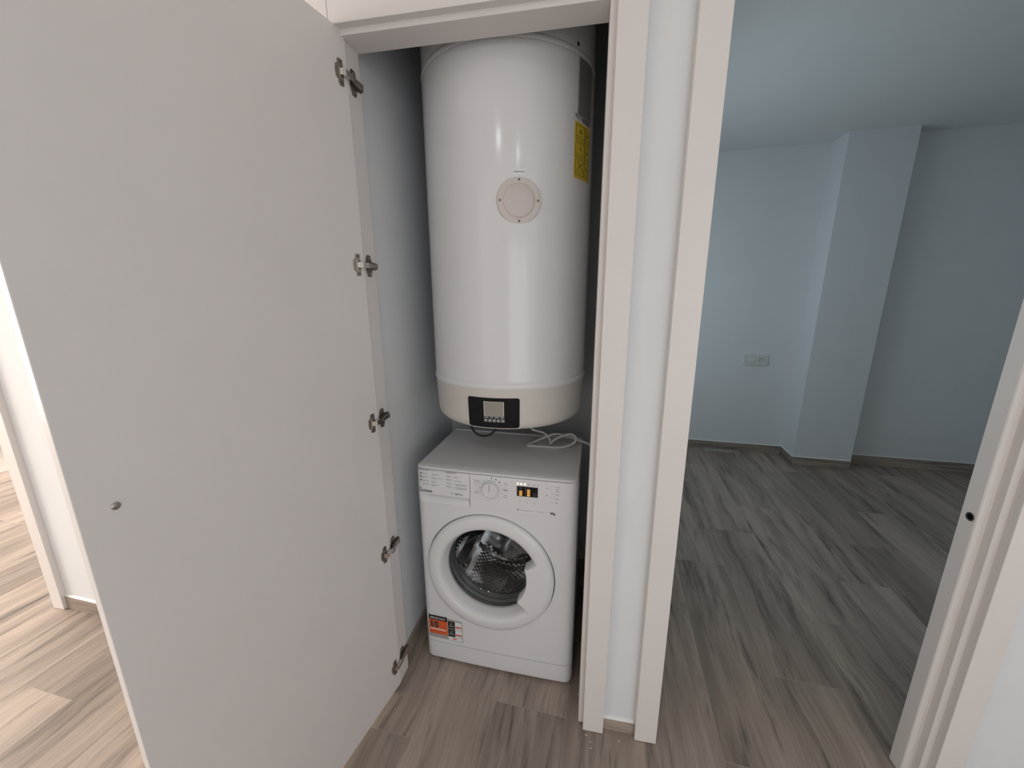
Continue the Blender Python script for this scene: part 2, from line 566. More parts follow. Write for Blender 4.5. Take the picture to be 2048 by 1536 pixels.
# ------------------------------------------------------------------ cupboard frame
trim1 = struct(empty('trim_1'), 'white lacquered frame and architraves around the cupboard')
FY0, FY1 = -0.139, -0.055
ARY = -0.162
def bpart(name, parent, x0, x1, y0, y1, z0, z1, m='lacquer', bev=0.0015):
    b = NB(); box(b, x0, x1, y0, y1, z0, z1, bev, 2)
    return obj(name, b, m, parent)
bpart('jamb', trim1, JL - 0.026, JL, FY0, FY1, 0.004, HEAD + 0.02, 'lacquer')
bpart('jamb', trim1, JR, JR + 0.026, FY0, FY1, 0.004, HEAD + 0.02, 'lacquer')
bpart('frame_head', trim1, JL, JR, FY0, FY1, HEAD, HEAD + 0.03)
bpart('architrave', trim1, -0.138, -0.0715, ARY, WF, 0.002, 2.208)
bpart('architrave', trim1, 0.641, 0.7085, ARY, WF, 0.002, 2.59)
bpart('head_architrave', trim1, -0.0705, 0.640, ARY, WF, 2.139, 2.208)

# ------------------------------------------------------------------ doorway frame
trim2 = struct(empty('trim_2'), 'white lacquered frame and architraves around the room doorway')
b = NB(); prism(b, [(D0 - 0.02, -0.139), (D0 - 0.009, -0.139), (D0 - 0.009, -0.108), (D0, -0.108), (D0, -0.063), (D0 - 0.02, -0.063)], 'z', 0.003, 2.22)
obj('jamb', b, 'lacquer', trim2)
b = NB(); prism(b, [(D1, -0.063), (D1, -0.104), (D1 + 0.002, -0.107), (D1 + 0.015, -0.108), (D1 + 0.019, -0.112), (D1 + 0.019, -0.134), (D1 + 0.024, -0.138), (D1 + 0.042, -0.139), (D1 + 0.042, -0.063)], 'z', 0.003, 2.22)
jr = obj('jamb', b, 'lacquer', trim2)
b = NB(); box(b, D0 - 0.02, D1 + 0.042, -0.139, -0.063, 2.22, 2.25, 0.001, 1); obj('frame_head', b, 'lacquer', trim2)
bpart('architrave', trim2, 0.813, 0.882, ARY, WF, 0.002, 2.59)
bpart('architrave', trim2, D1 + 0.032, D1 + 0.099, ARY, WF, 0.002, 2.308, 'lacquer')
bpart('head_architrave', trim2, 0.883, D1 + 0.031, ARY, WF, 2.239, 2.308)
# round latch hole bored into the jamb, with a nickel rim
ct = NB(); prism(ct, [(-0.089 + 0.0086 * math.cos(2 * PI * i / 24), 0.894 + 0.0086 * math.sin(2 * PI * i / 24)) for i in range(24)], 'x', D1 - 0.01, D1 + 0.030); carve(jr, ct)
b = NB(); lathe(b, [(0.0115, 0.0), (0.0115, -0.0012), (0.0085, -0.0012), (0.0085, 0.0)], 'z', n=24, caps=False)
lh = obj('latch_hole', b, 'nickel_dark', jr)
lh.rotation_euler = (0, PI / 2, 0); lh.location = (D1 - 0.0001, -0.089, 0.894)
# black lining added in the bore, the hole's shade put into its colour
b = NB(); lathe(b, [(0.0084, 0.0), (0.0084, 0.028), (0.0, 0.028)], 'z', n=24, caps=False)
sc_ = obj('bore_shade_lining', b, 'black', jr, True)
sc_.rotation_euler = (0, PI / 2, 0); sc_.location = (D1, -0.089, 0.894)

# left opening: architrave and jamb
trim3 = struct(empty('trim_3'), 'white architrave of the opening at the end of the bright hall wall')
bpart('architrave', trim3, -1.879, -1.813, -0.083, -0.055, 0.002, 2.2)
bpart('jamb', trim3, -1.90, -1.879, -0.066, 0.04, 0.002, 2.2)

# ------------------------------------------------------------------ cupboard door leaf with hinges
DANG = math.radians(10.4)
DW, DZ0, DZ1, DT = 0.699, 0.012, 2.140, 0.019
door = struct(empty('door_1', (-0.0505, -0.1265, 0), 0), 'tall plain white cupboard door standing open on five hinges')
# local frame: +X along the leaf away from the hinge edge, +Y = into the leaf thickness, front (visible) face at Y=0
dvec = Vector((-math.sin(DANG), -math.cos(DANG), 0))
nvec = Vector((-dvec.y, dvec.x, 0)) * -1.0          # points to -x side (thickness)
door.matrix_world = Matrix(((dvec.x, nvec.x, 0, -0.0505), (dvec.y, nvec.y, 0, -0.1265), (0, 0, 1, 0), (0, 0, 0, 1)))
b = NB(); box(b, 0, DW, 0, DT, DZ0, DZ1, 0.0012, 2)
obj('leaf', b, 'lacquer', door)
b = NB(); lathe(b, [(0.0065, 0.0), (0.0065, -0.0018), (0.005, -0.003), (0.0022, -0.0032), (0.0018, -0.0018), (0, -0.0018)], 'y', n=16, caps=False)
obj('handle_screw', b, 'nickel', door, True, (0.6515, 0, 1.133))
def make_hinge(z):
    # flange and cup on the leaf
    b = NB()
    prism(b, [(0.020, -0.031), (0.033, -0.031), (0.036, -0.026), (0.036, -0.019), (0.044, -0.014), (0.046, 0), (0.044, 0.014), (0.036, 0.019), (0.036, 0.026), (0.033, 0.031), (0.020, 0.031), (0.018, 0.027), (0.018, -0.027)], 'y', -0.0022, 0)
    box(b, 0.021, 0.034, -0.0045, -0.0022, -0.017, 0.017, 0.0008, 1)
    h = obj('hinge', b, 'nickel', door, loc=(0, 0, z))
    b = NB(); box(b, 0.0215, 0.0325, -0.0062, -0.0045, -0.012, 0.012); obj('cup_recess', b, 'nickel_dark', h)
    for s in (-1, 1):
        b = NB(); lathe(b, [(0.0042, -0.0022), (0.0042, -0.0034), (0.003, -0.004), (0, -0.004)], 'y', n=12, caps=False)
        obj('screw', b, 'nickel_dark', h, True, (0.0265, 0, s * 0.0245))
    # everything on the jamb is laid out in world directions, then brought into the leaf's frame
    Mi = door.matrix_world.inverted()
    T = Matrix.Translation((0, 0, -z))
    def wpart(name, bmw, m):
        bmesh.ops.transform(bmw, matrix=T @ Mi, verts=bmw.verts)
        return obj(name, bmw, m, h)
    b = NB()
    a = JL
    # arm: leaves the cup, bends to the plate
    prism(b, [(-0.054, -0.160), (-0.0455, -0.158), (-0.0395, -0.150), (-0.0385, -0.118), (-0.041, -0.106), (-0.0445, -0.106), (-0.0425, -0.119), (-0.0440, -0.148), (-0.0475, -0.1525), (-0.054, -0.153)], 'z', z - 0.0075, z + 0.0075)
    wpart('arm', b, 'chrome')
    b = NB()
    # winged mounting plate on the jamb
    prism(b, [(-0.112, -0.012), (-0.104, -0.031), (-0.088, -0.031), (-0.082, -0.012), (-0.060, -0.010), (-0.056, -0.006), (-0.056, 0.006), (-0.060, 0.010), (-0.082, 0.012), (-0.088, 0.031), (-0.104, 0.031), (-0.112, 0.012)], 'x', a, a + 0.003)
    for v in b.verts:
        v.co.z += z
    box(b, a + 0.003, a + 0.0095, -0.108, -0.060, z - 0.0085, z + 0.0085, 0.001, 1)
    wpart('mounting_plate', b, 'nickel_dark')
    b = NB(); box(b, a + 0.0095, a + 0.0155, -0.112, -0.068, z - 0.0065, z + 0.0065, 0.001, 1)
    wpart('arm_cover', b, 'nickel')
    for yy, zz in ((-0.096, z + 0.0225), (-0.096, z - 0.0225), (-0.0635, z)):
        b = NB(); lathe(b, [(0.0042, 0), (0.0042, 0.0012), (0.003, 0.0018), (0, 0.0018)], 'z', n=12, caps=False)
        top = 0.003 if yy < -0.07 else 0.0095
        bmesh.ops.transform(b, matrix=Matrix.Translation((a + top, yy, zz)) @ Matrix.Rotation(PI / 2, 4, 'Y'), verts=b.verts)
        wpart('screw', b, 'nickel')
for z in (2.037, 1.557, 1.076, 0.597, 0.113):
    make_hinge(z)

# ------------------------------------------------------------------ washing machine
TH = -0.0335
wm = tag(empty('washing_machine', (0, 0, 0), TH), 'white front-loading washing machine standing under the water heater', 'washing machine')
W, D, H = 0.595, 0.42, 0.856
RC = 0.030
def fy(x):
    """plan curve of the front face"""
    u = (x - W / 2) / (W / 2)
    y = 0.005 * u * u
    ex = RC - min(x, W - x)
    if ex > 0:
        ex = min(ex, RC)
        y += RC - math.sqrt(max(RC * RC - ex * ex, 0))
    return y
XS = sorted(set([round(RC * (1 - math.cos(PI / 2 * i / 7)), 5) for i in range(8)] + [round(x, 5) for x in lin(RC, W - RC, 14)] + [round(W - RC * (1 - math.cos(PI / 2 * i / 7)), 5) for i in range(8)]))
# body shell (sides, back)
b = NB()
pts = [(0.004, 0.036), (W - 0.004, 0.036), (W - 0.004, D - 0.01), (W - 0.012, D), (0.012, D), (0.004, D - 0.01)]
for (p, q) in zip(pts[1:], pts[2:] + [pts[0]]):
    vs = [b.verts.new((p[0], p[1], 0.02)), b.verts.new((q[0], q[1], 0.02)), b.verts.new((q[0], q[1], 0.838)), b.verts.new((p[0], p[1], 0.838))]
    b.faces.new(vs)
bmesh.ops.remove_doubles(b, verts=b.verts, dist=1e-5)
bot = [b.verts.new((x, y, 0.02)) for x, y in pts]
b.faces.new(bot)
obj('body_shell', b, 'machine_white', wm)
for fx, fy_ in ((0.06, 0.07), (W - 0.06, 0.07), (0.06, D - 0.06), (W - 0.06, D - 0.06)):
    b = NB(); lathe(b, [(0.02, 0.0), (0.022, 0.006), (0.012, 0.008), (0.012, 0.022)], 'z', (fx, fy_, 0), 16)
    obj('foot', b, 'black', wm, True)
# front panel with the round opening
DCX, DCZ, DR = 0.279, 0.455, 0.2435
Z0F, Z1F = 0.0932, 0.7213
b = NB()
NA = 120
angs = sorted(set([2 * PI * i / NA for i in range(NA)] + [math.atan2(z - DCZ, x - DCX) % (2 * PI) for x in (0, RC * .3, RC, W - RC, W - RC * .3, W) for z in (Z0F, Z1F)]))
def edge_pt(a):
    c, s = math.cos(a), math.sin(a)
    ts = []
    if abs(c) > 1e-9:
        ts.append(((W if c > 0 else 0) - DCX) / c)
    if abs(s) > 1e-9:
        ts.append(((Z1F if s > 0 else Z0F) - DCZ) / s)
    t = min(t for t in ts if t > 0)
    return DCX + c * t, DCZ + s * t
rings = []
RH = DR + 0.0022      # the door sits in a round seat, a narrow real gap runs round its rim
for rr_, yy_ in ((DR - 0.035, 0.024), (RH, 0.024)):
    rings.append([b.verts.new((DCX + rr_ * math.cos(a), yy_, DCZ + rr_ * math.sin(a))) for a in angs])
for k in lin(0, 1, 14):
    ring = []
    for a in angs:
        x1, z1 = edge_pt(a)
        x0, z0 = DCX + RH * math.cos(a), DCZ + RH * math.sin(a)
        kk = 1 - (1 - k) ** 1.6
        x, z = x0 + (x1 - x0) * kk, z0 + (z1 - z0) * kk
        ring.append(b.verts.new((x, fy(x), z)))
    rings.append(ring)
n = len(angs)
for A, B in zip(rings, rings[1:]):
    for i in range(n):
        b.faces.new((A[i], A[(i + 1) % n], B[(i + 1) % n], B[i]))
obj('front_panel', b, 'machine_white', wm, True)
# plinth
def band(name, z0, z1, dy0, dy1, xs=XS, m='machine_white', parent=wm, round_bot=0.0, depth=0.04):
    b = NB()
    zs = [z0 + 0.0] if not round_bot else []
    prof = []
    if round_bot:
        for i in range(5):
            t = PI / 2 * i / 4
            prof.append((z0 + round_bot * (1 - math.cos(t)) , round_bot * (1 - math.sin(t))))
    else:
        prof.append((z0, 0.0))
    prof.append((z1, 0.0))
    zs = [p[0] for p in prof]
    ad = {p[0]: p[1] for p in prof}
    def fn(x, z):
        k = (z - z0) / (z1 - z0)
        return (x, fy(x) + dy0 + (dy1 - dy0) * k + ad[z], z)
    V = grid(b, xs, zs, fn)
    # returns top and bottom into depth
    for row in (V[0], V[-1]):
        back = [b.verts.new((v.co.x, max(v.co.y, 0) + depth, v.co.z)) for v in row]
        for i in range(len(row) - 1):
            b.faces.new((row[i], row[i + 1], back[i + 1], back[i]))
    return obj(name, b, m, parent, True)
band('plinth', 0.010, 0.092, -0.0015, -0.0015, round_bot=0.010, depth=0.03)
# control panel: right part, detergent drawer on the left, grip recess under the drawer
XD = 0.2125
XR = [XD + 0.0004] + [x for x in XS if x > XD + 0.004]
XLft = [x for x in XS if x < XD - 0.004] + [XD - 0.0004]
band('control_panel', 0.722, 0.8505, -0.001, 0.004, xs=XR, depth=0.03)
band('detergent_drawer', 0.7565, 0.8505, -0.0022, 0.0032, xs=XLft, depth=0.03)
b = NB()
def recess(x, z):
    k = (z - 0.722) / (0.7565 - 0.722)
    side = min(1, max(0, (x - 0.004) / 0.03)) * min(1, max(0, (XD - 0.0004 - x) / 0.006))
    return (x, fy(x) - 0.001 + 0.024 * side * (k ** 1.4), z)
xs_r = sorted(set(XLft + lin(XD - 0.010, XD - 0.0004, 5) + lin(0.004, 0.034, 8)))
grid(b, xs_r, lin(0.722, 0.7565, 8), recess)
obj('drawer_grip', b, 'machine_white', wm, True)
# top lid
b = NB()
prof = [(0.8525, 0.006), (0.856, 0.0055), (0.8585, 0.0075), (0.860, 0.012)]
def lid_ring(ins, z):
    pts = []
    for x in XS:
        xx = min(max(x, ins * 0.6), W - ins * 0.6)
        pts.append((xx, fy(x) + ins, z))
    pts += [(W - ins * .6, D - 0.004, z), (ins * .6, D - 0.004, z)]
    return [b.verts.new(p) for p in pts]
RR = [lid_ring(i, z) for z, i in prof]
for A, B in zip(RR, RR[1:]):
    for i in range(len(A)):
        b.faces.new((A[i], A[(i + 1) % len(A)], B[(i + 1) % len(A)], B[i]))
b.faces.new(RR[-1]); b.faces.new(RR[0][::-1])
obj('top_lid', b, 'machine_white', wm, True)
b = NB(); box(b, 0.012, W - 0.012, D - 0.018, D - 0.006, 0.8595, 0.8635, 0.0015, 2)
obj('rear_lid_edge', b, 'machine_white', wm)
b = NB(); box(b, 0.012, W - 0.012, 0.016, D - 0.02, 0.832, 0.853)
obj('lid_gap', b, 'machine_white', wm)

# --- prints and controls laid on the front
def on_front(b, dy):
    """b holds (x, 0, z) geometry; move onto the curved front"""
    xa, xb = min(v.co.x for v in b.verts), max(v.co.x for v in b.verts)
    if len(b.verts) < 900:
        for cut in [q for q in XS if xa + 1e-4 < q < xb - 1e-4]:
            bmesh.ops.bisect_plane(b, geom=list(b.verts) + list(b.edges) + list(b.faces), plane_co=(cut, 0, 0), plane_no=(1, 0, 0))
    for v in b.verts:
        k = max(0, (v.co.z - 0.722) / 0.1285)
        tilt = -0.001 + 0.005 * k if v.co.z > 0.7215 else 0.0
        if v.co.x < XD and v.co.z > 0.7565:
            tilt = -0.0022 + 0.0054 * (v.co.z - 0.7565) / 0.094
        v.co.y += fy(v.co.x) + tilt + dy
    return b
def flat(name, pts_list, m, parent=wm, dy=-0.0006, th=0.0004):
    b = NB()
    for pts in pts_list:
        prism(b, pts, 'y', -th, 0.0)
    return obj(name, on_front(b, dy), m, parent)
def rct(x0, x1, z0, z1):
    return [(x0, z0), (x1, z0), (x1, z1), (x0, z1)]
def ftext(name, s, x, z, size, m, bold=0.0, xs=1.0, parent=wm, dy=-0.0018):
    t = text_bm(s, size, bold, xs)
    for v in t.verts:
        v.co = Vector((x + v.co.x, 0, z + v.co.y))
    return obj(name, on_front(t, dy), m, parent)
drawer = [c for c in wm.children if c.name.startswith('detergent_drawer')][0]
cpanel = [c for c in wm.children if c.name.startswith('control_panel')][0]
# logo: ring with an i, and the name
b = NB()
N = 28
for i in range(N):
    a0, a1 = 2 * PI * i / N, 2 * PI * (i + 1) / N
    if 10 < i < 13:
        continue
    prism(b, [(0.0185 + 0.0088 * math.cos(a0), 0.7695 + 0.0088 * math.sin(a0)), (0.0185 + 0.0088 * math.cos(a1), 0.7695 + 0.0088 * math.sin(a1)), (0.0185 + 0.0074 * math.cos(a1), 0.7695 + 0.0074 * math.sin(a1)), (0.0185 + 0.0074 * math.cos(a0), 0.7695 + 0.0074 * math.sin(a0))], 'y', -0.0004, 0)
prism(b, rct(0.0175, 0.0192, 0.7645, 0.7715), 'y', -0.0004, 0)
prism(b, rct(0.0175, 0.0192, 0.7728, 0.7748), 'y', -0.0004, 0)
obj('logo_emblem', on_front(b, -0.0006), 'print_dark', drawer)
ftext('logo_lettering', 'inDesit', 0.0290, 0.7644, 0.0136, 'print_dark', 0.00022, 0.98, drawer)
ftext('print_lettering', 'MyTime', 0.157, 0.7662, 0.0086, 'print_grey', 0.0001, 1.05, drawer)
flat('print_mark', [rct(0.1405, 0.1455, 0.7665, 0.7672), rct(0.1405, 0.1455, 0.7725, 0.7732), rct(0.1405, 0.1411, 0.7665, 0.7732), rct(0.1449, 0.1455, 0.7665, 0.7732), rct(0.1515, 0.1519, 0.765, 0.774)], 'print_light', drawer)
# illegible programme list: dashes of the printed lines
rows = []
def dash(x, z, L_, h=0.0015):
    k = x
    while k < x + L_:
        q = min(random.uniform(0.004, 0.010), x + L_ - k)
        rows.append(rct(k, k + q, z, z + h))
        k += q + 0.0012
bold_rows = [rct(0.011, 0.057, 0.8478, 0.8500), rct(0.1195, 0.163, 0.8475, 0.8493)]
rows.append(rct(0.061, 0.115, 0.8473, 0.8479))
for k, z in enumerate((0.8345, 0.8212, 0.8075, 0.7942)):
    dash(0.0285, z, (0.018, 0.026, 0.026, 0.027)[k]); dash(0.0285, z - 0.0038, 0.013, 0.001)
    dash(0.066, z - 0.0005, (0.030, 0.042, 0.016, 0.026)[k]); dash(0.066, z - 0.0043, 0.018, 0.001)
for k, z in enumerate((0.8335, 0.8205, 0.8075, 0.7945)):
    dash(0.122, z, (0.020, 0.026, 0.019, 0.022)[k]); dash(0.127, z - 0.004, 0.013, 0.001)
dash(0.152, 0.8310, 0.018); dash(0.152, 0.8175, 0.029)
for z in (0.806, 0.7925):
    dash(0.153, z, 0.004); dash(0.160, z, 0.043); dash(0.160, z - 0.0045, 0.041)
dash(0.120, 0.8440, 0.026, 0.001)
flat('programme_list_print', rows, 'print_light', drawer)
for q in bold_rows:
    flat('programme_list_heading', [q], 'print_grey', drawer)
for z in (0.8352, 0.822, 0.8085):
    flat('programme_dot', [circ(0.0235, z, 0.0029, 12)], 'print_dark', drawer)
# knob
KX, KZ = 0.2905, 0.8045
b = NB(); lathe(b, [(0.0315, 0.003), (0.0315, -0.003), (0.030, -0.0055), (0.0285, -0.0055), (0.0280, -0.016), (0.0262, -0.0185), (0, -0.0185)], 'y', (0, 0, 0), 48, False)
knob = obj('programme_knob', b, 'white_plastic', cpanel, True, (KX, fy(KX) + 0.002, KZ))
b = NB(); prism(b, [(-0.0025, -0.004), (-0.0012, -0.004), (0.0012, 0.0225), (-0.0001, 0.0225)], 'y', -0.0192, -0.0184)
obj('pointer', b, 'print_dark', knob)
tick = []
for i in range(16):
    a = math.radians(90 - i * 22.5)
    x, z = KX + 0.0395 * math.cos(a), KZ + 0.0385 * math.sin(a)
    if i in (0, 1, 2):
        flat('programme_dot', [circ(x + 0.003, z, 0.0023, 12)], 'print_dark', cpanel)
    else:
        tick.append(rct(x - 0.0018, x + 0.0018, z - 0.001, z + 0.001))
flat('programme_ticks', tick, 'print_light', cpanel)
# push buttons left and right of the knob
def pbtn(name, x, z, r):
    b = NB(); lathe(b, [(r, 0.002), (r, -0.0006), (r * .86, -0.0022), (r * .8, -0.0016), (0, -0.0014)], 'y', n=28, caps=False)
    return obj(name, b, 'white_plastic', cpanel, True, (x, fy(x) + 0.002, z))
pbtn('power_button', 0.2385, 0.8052, 0.0105)
pl = pbtn('start_button', 0.3440, 0.8047, 0.0100)
b = NB(); prism(b, [(-0.0052, -0.0032), (-0.0008, 0), (-0.0052, 0.0032)], 'y', -0.0022, -0.0016); prism(b, rct(0.0012, 0.0024, -0.003, 0.003), 'y', -0.0022, -0.0016); prism(b, rct(0.0038, 0.005, -0.003, 0.003), 'y', -0.0022, -0.0016)
obj('start_symbol', b, 'print_dark', pl)
cap = []
for x0, L_, zz in ((0.226, 0.024, 0.8290), (0.228, 0.022, 0.8215), (0.232, 0.012, 0.7870), (0.227, 0.021, 0.7805), (0.3385, 0.012, 0.8295), (0.3385, 0.0135, 0.8225), (0.337, 0.013, 0.7835), (0.3345, 0.015, 0.7765)):
    cap.append(rct(x0, x0 + L_ * .45, zz, zz + 0.0016)); cap.append(rct(x0 + L_ * .5, x0 + L_, zz, zz + 0.0016))
flat('button_captions', cap, 'print_light', cpanel)['kind'] = 'stuff'
# display
disp = flat('display', [rct(0.3842, 0.4578, 0.7878, 0.8245)], 'black_gloss', cpanel)
for k in range(3):
    flat('display_bar', [rct(0.3930, 0.4035, 0.7912 + 0.0066 * k, 0.7944 + 0.0066 * k)], 'led_amber', disp, -0.0012)
for k in range(4):
    flat('display_bar', [rct(0.4205, 0.4310, 0.7912 + 0.0066 * k, 0.7944 + 0.0066 * k)], 'led_amber', disp, -0.0012)
sm = []
for k in range(5):
    sm += [rct(0.3875, 0.3905, 0.7918 + 0.0066 * k, 0.7932 + 0.0066 * k), rct(0.4125, 0.4175, 0.7918 + 0.0066 * k, 0.7932 + 0.0066 * k)]
for k in (3, 4):
    sm.append(rct(0.394, 0.402, 0.7918 + 0.0066 * k, 0.7930 + 0.0066 * k))
sm.append(rct(0.4225, 0.4285, 0.8180, 0.8192))
for k in range(3):
    sm += [rct(0.441, 0.446, 0.7905 + 0.006 * k, 0.7919 + 0.006 * k), rct(0.449, 0.454, 0.7905 + 0.006 * k, 0.7919 + 0.006 * k)]
flat('display_marks', sm, 'print_grey', disp, -0.0012)
for x in (0.3871, 0.3994, 0.4122):
    flat('indicator_light', [circ(x, 0.8333, 0.0030, 12)], 'led_white', cpanel)
for x in (0.4248, 0.4444, 0.4570):
    flat('indicator_dot', [circ(x, 0.8336, 0.0016, 10)], 'print_dark', cpanel)
for z in (0.8334, 0.8250, 0.8166, 0.8043, 0.7894, 0.7745):
    flat('indicator_dot', [circ(0.5229, z, 0.0016, 10)], 'print_dark', cpanel)
def key(x0, x1, z0, z1):
    b = NB(); prism(b, rrect(x0, x1, z0, z1, 0.002, 3), 'y', -0.0009, 0.0)
    bmesh.ops.inset_region(b, faces=[f for f in b.faces if len(f.verts) > 6][:1], thickness=0.0008, depth=0.0)
    return obj('option_key', on_front(b, -0.0003), 'white_plastic', cpanel)
for x in (0.3875, 0.4135, 0.4405):
    key(x, x + 0.0155, 0.7685, 0.7785)
    flat('key_symbol', [rct(x + 0.0055, x + 0.0085, 0.7635, 0.7660)], 'print_light', cpanel)
for z0, z1 in ((0.8165, 0.8352), (0.8013, 0.8083), (0.7872, 0.7942), (0.7700, 0.7777)):
    key(0.4995, 0.5182, z0, z1)
mk = [rct(0.4865, 0.4925, 0.8255, 0.8268), rct(0.4865, 0.4905, 0.798, 0.801)]
for z in (0.8334, 0.8250, 0.8166, 0.8043, 0.7894):
    mk.append(rct(0.529, 0.532, z - 0.001, z + 0.001))
for q in mk:
    flat('key_symbol', [q], 'print_light', cpanel)
ftext('capacity_lettering', '6kg', 0.5015, 0.7312, 0.0125, 'print_dark', 0.0002, 1.0, cpanel)
dl = [rct(0.395 + 0.006 * i, 0.3995 + 0.006 * i, 0.7345, 0.7360) for i in range(8)] + [rct(0.457 + 0.0055 * i, 0.461 + 0.0055 * i, 0.7345, 0.7360) for i in range(5)] + [rct(0.4475, 0.4478, 0.732, 0.738), rct(0.4925, 0.4928, 0.732, 0.738)]
flat('model_line_print', dl, 'print_light', cpanel)
b = NB(); prism(b, circ(0.388, 0.7352, 0.0036, 16), 'y', -0.0003, 0); obj('model_line_emblem', on_front(b, -0.0005), 'print_light', cpanel)

# --- porthole door
ringN = [(DR - 0.010, 0.010), (DR - 0.0012, 0.006), (DR - 0.0012, -0.006), (0.2385, -0.0115), (0.226, -0.0155), (0.209, -0.0180), (0.197, -0.0175), (0.189, -0.0120), (0.182, 0.002), (0.176, 0.018), (0.1735, 0.024), (0.1735, 0.034)]
ringH = [(DR - 0.010, 0.010), (DR - 0.0012, 0.006), (DR - 0.0012, -0.006), (0.2385, -0.0115), (0.226, -0.0155), (0.209, -0.0185), (0.190, -0.0190), (0.172, -0.0180), (0.156, -0.0165), (0.1445, -0.0150), (0.1415, -0.0110), (0.1425, 0.028)]
def wgt(a):
    d = math.degrees(a)
    if d > 180: d -= 360
    def ss(e0, e1, x):
        t = min(1, max(0, (x - e0) / (e1 - e0))); return t * t * (3 - 2 * t)
    return ss(-43, -40.5, d) * (1 - ss(19, 23, d))
b = NB(); rings = []
NA = 240
for k in range(len(ringN)):
    ring = []
    for i in range(NA):
        a = 2 * PI * i / NA
        wv = wgt(a)
        r = ringN[k][0] * (1 - wv) + ringH[k][0] * wv
        y = ringN[k][1] * (1 - wv) + ringH[k][1] * wv
        ring.append(b.verts.new((DCX + r * math.cos(a), y, DCZ + r * math.sin(a))))
    rings.append(ring)
for A, B in zip(rings, rings[1:]):
    for i in range(NA):
        b.faces.new((A[i], A[(i + 1) % NA], B[(i + 1) % NA], B[i]))
pdoor = obj('porthole_door', b, 'machine_white', wm, True)
b = NB(); lathe(b, [(0.173, 0.026), (0.168, 0.032), (0.158, 0.052), (0.138, 0.076), (0.105, 0.094), (0.055, 0.104), (0.0, 0.107)], 'y', (DCX, 0, DCZ), 64, False)
obj('glass_bowl', b, 'door_glass', pdoor, True)
# gasket, drum, back, lifters
b = NB(); lathe(b, [(0.205, 0.02), (0.186, 0.034), (0.178, 0.050), (0.182, 0.060), (0.173, 0.068), (0.177, 0.078), (0.170, 0.090), (0.173, 0.102), (0.186, 0.110), (0.21, 0.114)], 'y', (DCX, 0, DCZ), 72, False)
obj('rubber_gasket', b, 'rubber', wm, True)
b = NB(); lathe(b, [(0.178, 0.112), (0.208, 0.118), (0.222, 0.135), (0.222, 0.148)], 'y', (DCX, 0, DCZ), 120, False)
def drum_pt(a, y): return (DCX + 0.222 * math.cos(a), y, DCZ + 0.222 * math.sin(a))
AD = [2 * PI * i / 120 for i in range(120)]
YD = lin(0.148, 0.360, 18)
VD = [[b.verts.new(drum_pt(a, y)) for a in AD] for y in YD]
pf = []
for j in range(18):
    for i in range(120):
        f = b.faces.new((VD[j][i], VD[j][(i + 1) % 120], VD[j + 1][(i + 1) % 120], VD[j + 1][i]))
        dm = (i * 3 - 95) % 120
        if (i + j) % 2 == 0 and 14 < dm < 106:
            pf.append(f)
bmesh.ops.inset_individual(b, faces=pf, thickness=0.0029)
bmesh.ops.delete(b, geom=pf, context='FACES')
t = bmesh.new(); lathe(t, [(0.222, 0.360), (0.210, 0.372)], 'y', (DCX, 0, DCZ), 120, False); merge(b, t)
bmesh.ops.remove_doubles(b, verts=b.verts, dist=1e-5)
drum = obj('drum', b, 'steel', wm, True)
b = NB(); lathe(b, [(0.212, 0.113), (0.240, 0.120), (0.240, 0.392), (0.0, 0.396)], 'y', (DCX, 0, DCZ), 64, False)
obj('tub', b, 'rubber', wm, True)
b = NB()
NR, NAq = 16, 72
R_ = []
for i in range(NR + 1):
    r = 0.21 * i / NR
    ring = []
    for j in range(NAq):
        a = 2 * PI * j / NAq
        q = 0.5 + 0.5 * math.cos(3 * (a - 0.5))
        y = 0.372 - 0.030 * math.exp(-((r - 0.02) / 0.06) ** 2) - 0.028 * (q ** 3) * math.sin(min(1, r / 0.2) * PI * 0.5) * (1 if r < 0.19 else 0.4)
        ring.append(b.verts.new((DCX + r * math.cos(a), y, DCZ + r * math.sin(a))))
    R_.append(ring)
for A, B in zip(R_, R_[1:]):
    for j in range(NAq):
        b.faces.new((A[j], A[(j + 1) % NAq], B[(j + 1) % NAq], B[j]))
bmesh.ops.remove_doubles(b, verts=b.verts, dist=1e-6)
obj('drum_back', b, 'steel', drum, True)
for k in range(3):
    a = math.radians(95 + 120 * k)
    b = NB()
    prism(b, [(-0.032, 0.0), (-0.020, -0.030), (-0.008, -0.050), (0.008, -0.050), (0.020, -0.030), (0.032, 0.0)], 'y', 0.14, 0.35)
    bmesh.ops.bevel(b, geom=list(b.edges), offset=0.004, segments=2, affect='EDGES')
    bmesh.ops.transform(b, matrix=Matrix.Translation((DCX, 0, DCZ)) @ Matrix.Rotation(-a + PI / 2, 4, 'Y') @ Matrix.Translation((0, 0, 0.221)), verts=b.verts)
    obj('lifter', b, 'steel', drum, True)
